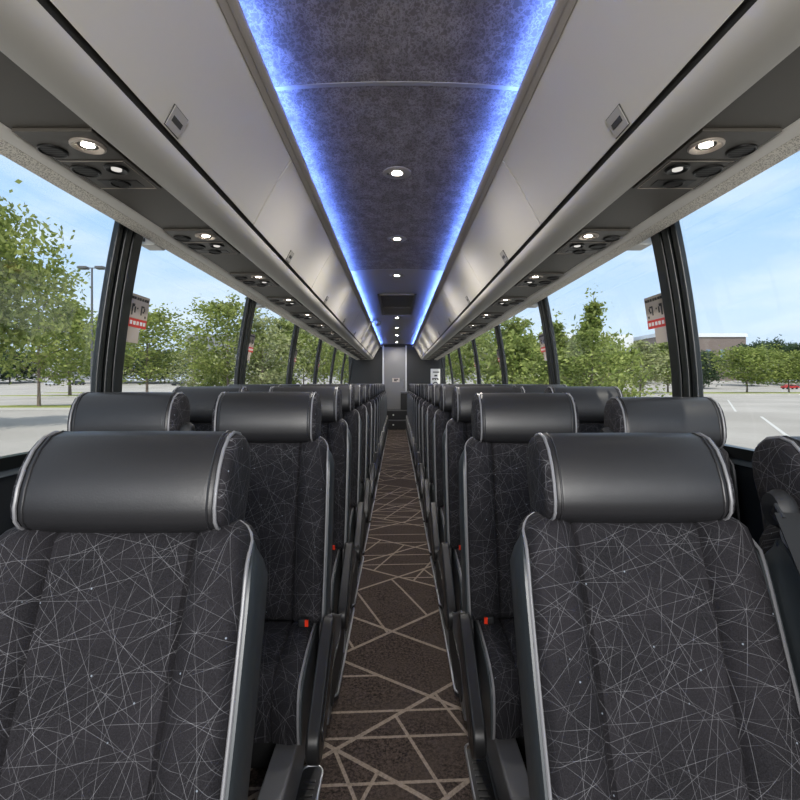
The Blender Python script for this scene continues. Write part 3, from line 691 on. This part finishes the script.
# ================================================================== window stickers and brackets
def make_sticker(s, label, y):
    r = empty('window_sticker', (0, y, 0)); tag(r, label, 'sticker', 'safety stickers on the window glass')
    def slab(y0, y1, h0, h1, d, th, mt, name, par):
        mb = MB(); hs = [h0, (h0+h1)/2, h1]
        mb.loft([[(s*(xin(h)+d), y0, H(h)), (s*(xin(h)+d), y1, H(h)), (s*(xin(h)+d+th), y1, H(h)), (s*(xin(h)+d+th), y0, H(h))] for h in hs]); return mb.build(name, mt, par, smooth=0)
    D = .0185
    b_ = slab(0, .165, .303, .412, D, .003, 'sticker', 'sheet', r)
    slab(0, .165, .262, .302, D, .003, 'sticker_red', 'red_band', r)
    slab(0, .11, .19, .261, D, .003, 'sticker', 'lower_sheet', r)
    mb = MB()
    def mark(y0, y1, h0, h1):
        mb.loft([[(s*(xin(h)+D-.0015), y0, H(h)), (s*(xin(h)+D-.0015), y1, H(h)), (s*(xin(h)+D+.001), y1, H(h)), (s*(xin(h)+D+.001), y0, H(h))] for h in (h0, h1)])
    for a in (.012, .032, .055, .075, .098, .12, .14): mark(a, a+.016, .388, .400)
    mb.build('lettering', 'ink', b_, smooth=0)
    for lo_, hi_ in ((0, .09), (.09, .2)):
        mb = MB()
        for a, b0, h0, h1 in ((.022, .032, .30, .352), (.032, .044, .34, .352), (.044, .054, .312, .34), (.066, .074, .33, .338), (.100, .108, .306, .35), (.108, .126, .342, .35), (.126, .134, .326, .342), (.116, .128, .318, .326), (.138, .148, .296, .306)):
            if lo_ <= a < hi_: mark(a, b0, h0+.016, h1+.016)
        mb.build('symbol', 'ink', b_, smooth=0)
    mb = MB()
    for a in (.02, .05, .078, .108, .135): mark(a, a+.018, .274, .291)
    mb.build('white_lettering', 'white', b_, smooth=0)
    return r
def make_bracket(s, label, y):
    r = empty('window_bracket', (s*1.135, y, H(.655))); tag(r, label, 'bracket', 'white brackets at the window tops')
    mb = MB(); mb.box(-.045, .03, 0, .10, -.022, .02); bevel(mb.build('housing', 'white', r), .004)
    mb = MB()
    mb.box(-.028, -.014, -.0015, .004, -.008, .008)
    mb.build('screw_hole', 'ink', r, smooth=0)
    return r
for s in (-1, 1):
    for i in range(4):
        yp = (2.475+2.17*i)*P+.19
        make_sticker(s, f'grey and red safety sticker on the glass behind the {ORD[i]} {SIDE[s]} pillar', yp)
        if i < 2: make_bracket(s, f'small white bracket at the top of the {ORD[i]} {SIDE[s]} pillar', yp+.02)

# ================================================================== outdoors
GZ = EYE-2.0
def gz(y):
    if y < 130: return GZ
    return GZ+3.3*sm((y-130)/90)
mb = MB(); ysg = [-60, 0, 60, 125]+[130+9*i for i in range(11)]+[260, 420, 900]
mb.loft([[(-700, y, gz(y)), (700, y, gz(y))] for y in ysg], closed=False, cap=False)
struct(mb.build('ground', 'asphalt', smooth=60, normals=False), 'pale grey concrete car park outside the windows', 'ground')
def island(x0, x1, y0, y1, label):
    r = empty('grass_island', ((x0+x1)/2, (y0+y1)/2, gz((y0+y1)/2))); struct(r, label, 'grass island')
    w, l = (x1-x0)/2, (y1-y0)/2
    def out(k_): 
        pts = []
        R_ = min(w, l)*.95
        for cx, cy, a0 in ((w-R_, l-R_, 0), (-w+R_, l-R_, PI/2), (-w+R_, -l+R_, PI), (w-R_, -l+R_, 1.5*PI)):
            for i in range(7): a = a0+PI/2*i/6; pts.append((cx*1+(R_-k_)*math.cos(a), cy+(R_-k_)*math.sin(a)))
        return pts
    mb = MB(); mb.loft([[(x, y, z) for x, y in out(0)] for z in (-.02, .15)]); mb.build('kerb', 'kerb', r)
    mb = MB(); mb.loft([[(x, y, z) for x, y in out(.25)] for z in (.10, .19)]); mb.build('grass', 'grass', r)
island(-33, -21.5, 36.5, 40.5, 'grass island with kerb round the nearest left tree')
island(-70, -50, 92, 100, 'far grass island in the left car park')
island(-60, -30, 70, 75, 'grass strip under the trees in the left car park')
island(50, 150, 88, 101, 'long grass strip across the right car park')
def pline(x0, y0, x1, y1, w=.14):
    a = Vector((x0, y0)); b_ = Vector((x1, y1)); d_ = (b_-a).normalized(); n_ = Vector((-d_.y, d_.x))*w/2
    mb = MB(); z = GZ+.008
    mb.add([(p_.x, p_.y, z) for p_ in (a-n_, b_-n_, b_+n_, a+n_)], [(0, 1, 2, 3)])
    return mb.build('parking_line', 'line', smooth=0, normals=False)
kk = 0
for x0, y0, x1, y1 in ((-16, 13, -40, 20), (-20, 20, -50, 29), (-30, 48, -60, 52), (14, 17, 22, 29), (24, 34, 40, 58), (60, 60, 74, 72), (34, 80, 60, 84)):
    struct(pline(x0, y0, x1, y1), f'white painted parking line on the {"left" if x0 < 0 else "right"} car park, {ORD[kk]} of the lines', 'parking line'); kk += 1

def tree_mesh(seed, ht, cr_, th, nl, ls, form='round', tr_=.13):
    """ht height, cr_ crown radius, th clear trunk height, nl leaves, ls leaf size"""
    R = random.Random(seed); tb = MB(); lf = MB()
    lean = Vector((R.uniform(-.03, .03), R.uniform(-.03, .03), 1))
    top = ht*.93
    tp = [Vector((lean.x*z+R.uniform(-1, 1)*.02*ht*.3*(z > th), lean.y*z, z)) for z in [top*i/8 for i in range(9)]]
    tb.tube(tp, [tr_*(1-.93*i/8)*(1.25 if i == 0 else 1) for i in range(9)], 8)
    tips = []
    nb = 26
    for i in range(nb):
        u = (i+.5)/nb; z0 = th+(ht*.9-th)*u*.92
        if form == 'round': rad = cr_*math.sqrt(max(.05, 1-(abs(u-.38)/.66)**2.2))
        elif form == 'cone': rad = cr_*(1-u)**1.35+.07*cr_
        else: rad = cr_*(math.sin(PI*min(1, u*1.1+.1))**.7 if u < .8 else .35)
        a = i*2.399+R.uniform(-.4, .4); rise = (.5+.5*u)*rad*R.uniform(.5, .9)
        k_ = z0/top*8; j = min(7, int(k_)); b0 = tp[j].lerp(tp[j+1], k_-j)
        rad *= R.uniform(.75, 1.1)
        e1 = b0+Vector((math.cos(a)*rad*.55, math.sin(a)*rad*.55, rise*.6)); e2 = b0+Vector((math.cos(a)*rad, math.sin(a)*rad, rise))
        r0 = tr_*.38*(1-.7*u)
        tb.tube([b0, e1, e2], [r0, r0*.6, r0*.2], 5)
        for q in range(4):
            f = .35+.65*q/3; c0 = b0.lerp(e1, f*2) if f < .5 else e1.lerp(e2, f*2-1)
            tips.append((c0, rad*.22+.05*cr_))
            d_ = Vector((R.gauss(0, 1), R.gauss(0, 1), R.gauss(.3, .7))).normalized()*rad*.38
            tips.append((c0+d_, rad*.18+.05*cr_))
            tb.tube([c0, c0+d_], [r0*.35, r0*.1], 4)
    tips.append((tp[-1], cr_*.12)); tips.append((tp[-2], cr_*.16))
    for i in range(nl):
        c0, rr_ = R.choice(tips)
        p_ = c0+Vector((R.gauss(0, 1), R.gauss(0, 1), R.gauss(0, .8)))*rr_*.72
        if p_.z < th*.8: p_.z = th*.8+R.random()*.3
        d_ = Vector((R.gauss(0, 1), R.gauss(0, 1), R.gauss(0, .8))).normalized(); e_ = d_.cross(Vector((R.gauss(0, 1), R.gauss(0, 1), R.gauss(0, 1)))).normalized()
        l_ = ls*R.uniform(.6, 1.25)
        lf.add([p_, p_+d_*l_*.5+e_*l_*.28, p_+d_*l_, p_+d_*l_*.5-e_*l_*.28], [(0, 1, 2, 3)])
    return tb, lf
PROT = {}
def variant(key):
    if key in PROT: return PROT[key]
    sd_, ht, cr_, th, nl, ls, form, mt = {
        'open_a': (11, 12, 3.6, 2.2, 4200, .42, 'round', 'leaf_mid'), 'open_b': (23, 12, 3.4, 2.0, 5200, .42, 'vase', 'leaf_lime'),
        'loose': (37, 12, 3.8, 1.2, 3600, .40, 'vase', 'leaf_pale'), 'leader': (41, 12, 3.6, .5, 4600, .34, 'cone', 'leaf_lime'),
        'dense': (53, 12, 5.0, 1.0, 5200, .75, 'round', 'leaf_dark'), 'bush': (61, 12, 8.0, .3, 2600, 1.3, 'round', 'leaf_lime'),
        'big': (71, 12, 4.6, 3.0, 15000, .40, 'round', 'leaf_mid'), 'lime': (83, 12, 4.0, 2.4, 5000, .5, 'round', 'leaf_lime')}[key]
    tb, lf = tree_mesh(sd_, ht, cr_, th, nl, ls, form)
    r = empty('tree'); tb.build('trunk', 'bark', r); lf.build('crown', mt, r, smooth=0, normals=False)
    PROT[key] = r; r['_used'] = 0
    return r
def tree(key, px, ytop, D, label, wpx=None, ybase=None):
    r = variant(key); o = r if not r['_used'] else copy_tree(r); r['_used'] = 1
    if '_used' in o and o is not r: del o['_used']
    z0 = gz(D) if ybase is None else EYE-(ybase-VY)*D/FPX
    X = (px-VX)*D/FPX; h = EYE-(ytop-VY)*D/FPX-z0
    sc = h/12.0
    cw = {'open_a': 3.6, 'open_b': 3.4, 'loose': 3.8, 'leader': 3.2, 'dense': 5., 'bush': 8., 'big': 4.6, 'lime': 4.}[key]
    sx = sc if wpx is None else (wpx*D/FPX/2)/cw/1.05
    o.location = (X, D, z0); o.scale = (sx, sx, sc); o.rotation_euler = (0, 0, random.uniform(0, 6.28))
    nm = 'bush' if key == 'bush' else 'tree'
    tag(o, label, nm, 'trees and bushes round the car park')
    if nm == 'bush': o.name = 'bush'
    return o
# left side
tree('big', -48, 198, 21, 'large dense tree at the far left edge of the view', 160)
tree('open_a', 39, 258, 38, 'slim open tree on the grass island at far left', 92)
tree('open_b', 70, 296, 74, 'smaller tree just behind the left island tree', 80)
tree('open_b', 106, 312, 90, 'pale tree behind the first left pillar', 60)
tree('open_a', 147, 308, 62, 'round green tree right of the first left pillar', 82)
tree('loose', 193, 338, 100, 'pale thin tree before the grey roofed building on the left', 62)
tree('open_a', 228, 298, 52, 'tall green tree just before the second left pillar', 84)
tree('bush', 213, 361, 60, 'low bright bush below the second left pillar', 40)
tree('loose', 262, 308, 52, 'loose tree just past the second left pillar', 74)
tree('bush', 266, 364, 56, 'low bush below the third left window pillar', 40)
tree('open_b', 283, 312, 60, 'yellow green tree before the third left pillar', 60)
tree('lime', 304, 318, 64, 'lime green tree past the third left pillar', 52)
tree('lime', 324, 322, 70, 'lime green tree beside the fourth left pillar', 44)
tree('open_a', 341, 326, 80, 'green tree seen through the last left windows', 36)
tree('dense', 357, 330, 110, 'dark tree at the rear of the left window row', 30)
# right side
tree('leader', 591, 282, 27, 'young pointed tree with tall leader behind the right seats', 92)
tree('leader', 558, 306, 30, 'shorter pointed tree left of the tall leader on the right', 78)
tree('bush', 612, 352, 34, 'spreading bush at the foot of the tall pointed tree', 56)
tree('bush', 570, 345, 32, 'broad bush below the two pointed trees on the right', 84)
tree('open_b', 517, 312, 44, 'yellow green tree between the second and third right pillars', 80)
tree('bush', 520, 350, 42, 'bright bush below the second right pillar', 80)
tree('lime', 478, 322, 60, 'lime green tree past the third right pillar', 56)
tree('lime', 455, 326, 70, 'lime green tree past the fourth right pillar', 46)
tree('open_a', 440, 330, 90, 'green tree seen through the last right windows', 40)
tree('loose', 640, 338, 96, 'thin pale tree behind the first right pillar, left side', 66)
tree('open_b', 668, 336, 98, 'green tree hidden partly by the first right pillar', 50)
tree('dense', 704, 353, 150, 'dark dense tree before the brick building', 34)
tree('lime', 747, 346, 97, 'lone pale green tree on the right grass strip', 54)
tree('lime', 789, 351, 99, 'pale green tree at the right edge of the view', 48)
for i, (px, yt, w) in enumerate(((752, 346, 34), (770, 343, 30), (786, 346, 28), (803, 345, 30), (826, 345, 40))):
    tree('dense', px, yt, 165+14*(i % 3), f'dark tree in the backdrop row at far right, {ORD[i]} from the brick building', w)
for i, (px, yt, w) in enumerate(((600, 352, 60), (632, 356, 50), (10, 352, 60), (118, 350, 60), (165, 352, 56))):
    tree('dense', px, yt, 185, f'distant dark tree on the far edge of the car park, {ORD[i]} of the far row', w)

# buildings
def building(name, x0, x1, ytop, D, depth, wall, roof, label, roof_h=1.2, wins=0):
    a = at(x0, 384, D); c = at(x1, 384, D); z1 = at(0, ytop, D).z; z0 = gz(D)-.5
    r = empty(name, ((a.x+c.x)/2, D, z0)); tag(r, label, 'building')
    w = (c.x-a.x)/2; h = z1-z0
    mb = MB(); mb.box(-w, w, 0, depth, 0, h); mb.build('wall', wall, r, smooth=0)
    mb = MB(); mb.box(-w-.5, w+.5, -.5, depth+.5, h, h+roof_h); mb.build('roof', roof, r, smooth=0)
    for i in range(wins):
        xx = -w+2*w*(i+.7)/(wins+.4)
        mb = MB(); mb.box(xx-w*.05, xx+w*.05, -.25, .1, h*.42, h*.72); mb.build('window', 'glass_dark', r, smooth=0)
    return r
building('brick_building', 656, 746, 337, 235, 40, 'brick', 'roof_white', 'brown brick building with white roof behind the right trees', 1.8, 6)
building('flat_building', 560, 632, 352, 250, 40, 'slate', 'roof_white', 'long grey building with white roof left of the brick one', 9, 5)
building('grey_building', 188, 262, 352, 220, 40, 'pale_wall', 'slate', 'pale building with grey roof behind the left trees', 8, 6)
building('store_building', 273, 338, 358, 230, 40, 'pale_wall', 'slate', 'long pale building seen between the left rear pillars', 7, 6)
building('low_building', -60, 60, 366, 230, 40, 'pale_wall', 'roof_white', 'low white building behind the trees at far left', 3, 6)
building('shed_building', 440, 520, 362, 240, 40, 'pale_wall', 'slate', 'low pale building behind the trees on the right', 5, 5)
# lamp post
lp = empty('street_lamp', at(92, 0, 50)*1); lp.location.z = GZ; tag(lp, 'tall double headed car park lamp post left of the first pillar', 'lamp post')
hh = at(0, 268, 50).z-GZ
mb = MB(); mb.tube([(0, 0, 0), (0, 0, hh)], [.16, .09], 10); mb.build('pole', 'grey_metal', lp)
mb = MB(); mb.lathe([(.32, 0), (.32, .9), (.25, 1.0)], seg=12); mb.build('base', 'kerb', lp)
mb = MB(); mb.tube([(-.6, 0, hh), (.6, 0, hh)], .05, 6); mb.build('cross_arm', 'grey_metal', lp)
for sd_ in (-1, 1):
    mb = MB(); mb.box(sd_*.45, sd_*1.35, -.35, .35, hh-.12, hh+.16); bevel(mb.build('lamp_head', 'grey_metal', lp), .05)
# parked cars
def make_car(col, name_m):
    M[name_m] = mat(name_m, col, .3)
    r = empty('car')
    body = [(-2.2, .35), (-2.25, .75), (-2.0, .92), (-1.3, .98), (-.75, 1.42), (.75, 1.45), (1.5, 1.0), (2.15, .88), (2.25, .6), (2.2, .33)]
    mb = MB(); mb.loft([[(x, y, z-(.08 if abs(y) > .8 and z > 1.1 else 0)) for x, z in body] for y in (-.88, -.8, .8, .88)]); bevel(mb.build('body', name_m, r), .04)
    for y0, y1 in ((-.89, -.86), (.86, .89)):
        mb = MB(); mb.loft([[(x, y, z) for x, z in ((-1.15, 1.0), (-.68, 1.32), (.68, 1.34), (1.25, 1.0))] for y in (y0, y1)]); mb.build('side_window', 'car_glass', r, smooth=0)
    for x in (-1.4, 1.4):
        for y in (-.8, .8):
            mb = MB(); mb.lathe([(.2, -.1), (.33, -.1), (.33, .1), (.2, .1)], seg=16); w = mb.build('wheel', 'tyre', r, loc=(x, y, .33)); w.rotation_euler = (PI/2, 0, 0)
    return r
cars = ((615, 172, rgb(40, 46, 54), 'dark car parked beyond the tall pointed tree'), (528*1.0+4, 168, rgb(200, 202, 206), 'white car parked behind the right hand bushes'), (790, 146, rgb(170, 40, 36), 'red car parked before the far right trees'),
        (688, 180, rgb(220, 222, 224), 'white car just right of the first right pillar'), (52, 170, rgb(190, 194, 200), 'silver car parked beyond the left island tree'), (78, 172, rgb(52, 56, 62), 'dark car next to the silver car at far left'), (178, 168, rgb(44, 46, 52), 'dark car beyond the round tree on the left'), (200, 172, rgb(206, 206, 208), 'white car parked before the grey roofed building'))
for i, (px, D, c_, lb) in enumerate(cars):
    o = make_car(c_, f'car_paint_{i}'); p_ = at(px, 0, D); o.location = (p_.x, D, gz(D)); tag(o, lb, 'car')
